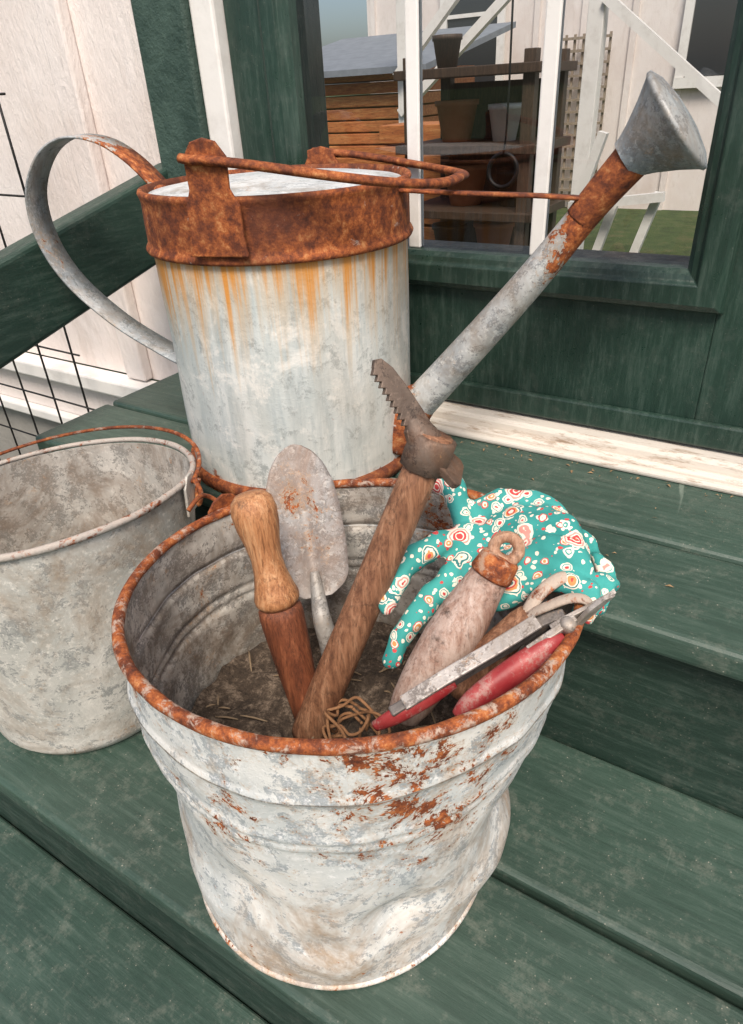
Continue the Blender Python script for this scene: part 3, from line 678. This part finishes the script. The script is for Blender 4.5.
# ------------------------------------------------------------------ mirrored yard added behind the door glass to stand in for its reflection
nh=empty('neighbour_house',(-1.2,7.1,0))
box('wall',(-4.4,7.0,-.66),(3.5,7.2,2.6),white_wall,nh,0)
v,f=boxes([((x,6.975,-.66),(x+.05,6.998,2.6)) for x in [-4.35+.42*k for k in range(18)]]); mobj('battens',v,f,white_wall,nh,False)
dk=MB('dark_window'); dk_m=dk.out((.03,.035,.04),.15)
for i,(x0,x1) in enumerate(((-1.35,-.85),(-3.5,-3.0))):
    box('window_%d'%i,(x0,6.96,.35),(x1,6.974,1.5),dk_m,nh,0)
    v,f=boxes([((x0-.07,6.93,.27),(x1+.07,6.974,.345)),((x0-.07,6.94,.346),(x0-.001,6.974,1.56)),((x1+.001,6.94,.346),(x1+.07,6.974,1.56)),((x0,6.945,.9),(x1,6.958,.93))]); mobj('window_trim_%d'%i,v,f,white_trim,nh,False)
rf=MB('grey_shingles'); rf_m=rf.out(rf.mix(rf.noise(12),(.13,.15,.18),(.27,.30,.34)),.9)
mobj('roof',[(-4.6,6.5,2.45),(3.8,6.5,2.45),(3.8,9.6,4.2),(-4.6,9.6,4.2)],[(0,1,2,3)],rf_m,nh,False)
pg=empty('white_pergola',(-2,4.6,0)); L_=[((-1.42,4.50,-.66),(-1.33,4.59,1.3)),((-2.62,4.50,-.66),(-2.54,4.59,1.3))]
v,f=boxes(L_); bevel(mobj('posts',v,f,white_trim,pg,False),.004)
for k,(p,q_) in enumerate((((-2.6,4.5,.25),(-1.7,4.5,.95)),((-2.6,4.46,.45),(-1.9,4.46,1.1)),((-1.33,4.5,.75),(-.6,4.5,.20)))):
    v,f=strap([p,tuple((a_+b_)/2 for a_,b_ in zip(p,q_)),q_],.05,.05,2,(0,1,0)); mobj('brace_%d'%k,v,f,white_trim,pg,False)
lt=empty('garden_lattice',(-2.2,6.8,0)); L_=[]
for k in range(8): L_.append(((-2.50+.075*k,6.90,-.66),(-2.480+.075*k,6.915,.70)))
for k in range(15): L_.append(((-2.51,6.88,-.6+.09*k),(-1.95,6.8985,-.58+.09*k)))
v,f=boxes(L_); mobj('slats',v,f,m_wood('lattice_wood',[(.2,.15,.1),(.3,.24,.18),(.4,.34,.28)]),lt,False)
sh=empty('cedar_shed',(-3.3,5.2,0)); cedar=m_wood('cedar_boards',[(.30,.08,.025),(.50,.17,.05),(.62,.28,.10)],.35,'x')
v,f=boxes([((-3.95,5.0,-.62+.082*k),(-2.86,6.2,-.548+.082*k)) for k in range(14)]); bevel(mobj('boards',v,f,cedar,sh,False),.006)
v=[(-4.3,4.85,.48),(-2.6,4.85,.48),(-2.6,6.4,.76),(-4.3,6.4,.76),(-4.3,4.85,.52),(-2.6,4.85,.52),(-2.6,6.4,.80),(-4.3,6.4,.80)]
mobj('shed_roof',v,[(3,2,1,0),(4,5,6,7),(0,1,5,4),(1,2,6,5),(2,3,7,6),(3,0,4,7)],rf_m,sh,False)
sf=empty('potting_shelf',(-1.4,3.1,0)); dkw=m_wood('dark_stained_wood',[(.03,.018,.011),(.06,.036,.022),(.10,.06,.038)])
L_=[]
for x in (-1.72,-1.18):
    for y in (3.0,3.35): L_.append(((x,y,-.66),(x+.05,y+.05,.50)))
for z in (-.35,-.12,.14,.42): L_.append(((-1.75,2.97,z),(-1.10,3.42,z+.035)))
L_.append(((-1.70,3.40,-.6),(-1.15,3.42,.40)))
v,f=boxes(L_); bevel(mobj('frame',v,f,dkw,sf,False),.003)
terr=MB('terracotta'); terr_m=terr.out(terr.mix(terr.noise(20),(.35,.12,.05),(.50,.22,.12)),.85)
for i,(x,z,r,h) in enumerate(((-1.55,.176,.09,.14),(-1.32,.176,.07,.12),(-1.5,-.084,.10,.15),(-1.27,-.084,.07,.13),(-1.60,.456,.06,.10),(-1.35,-.314,.09,.14),(-1.58,-.314,.08,.12))):
    v,f=lathe((x,3.18,z),[(r*.7,0),(r,h),(r*1.08,h),(r*1.08,h+.02),(r*.9,h+.02),(r*.8,h*.6)],24,None,True,False); mobj('plant_pot_%d'%i,v,f,terr_m if i in (0,2,5) else (white_trim if i==1 else dkw),sf)
lp=empty('hanging_wire_basket',(-1.08,2.6,.2)); v,f=ring((-1.08,2.6,.12),.055,.008,32,8); q=V((0,-1,.1)).to_track_quat('Z','Y'); v=[V((-1.08,2.6,.12))+q@(V(p)-V((-1.08,2.6,.12))) for p in v]; mobj('hoop',v,f,wire_m,lp)
v,f=tube([(-1.08,2.6,.175),(-1.07,2.6,.4),(-1.08,2.6,1.6)],[.004]*3,8,4); mobj('cord',v,f,wire_m,lp)
cr=empty('wooden_crate',(-1.95,3.6,0)); v,f=boxes([((-2.22,3.6,-.66+.1*k),(-1.80,3.9,-.575+.1*k)) for k in range(9)]); bevel(mobj('slats',v,f,cedar,cr,False),.004)
# white folding deck chair frames on the lawn
pf=empty('white_deck_chair',(-1.1,4.2,-.2)); L_=[]
for k,(x0,x1,za,zb) in enumerate(((-1.35,-1.12,-.66,.15),(-1.10,-.90,-.10,.30),(-1.30,-.80,-.22,-.16),(-.98,-.84,-.66,-.15),(-1.20,-1.02,-.66,.02))):
    v,f=strap([(x0,4.0+.06*k,za),((x0+x1)/2,4.0+.06*k,(za+zb)/2),(x1,4.0+.06*k,zb)],.05,.045,2,(0,1,0)); mobj('frame_bar_%d'%k,v,f,white_trim,pf,False)
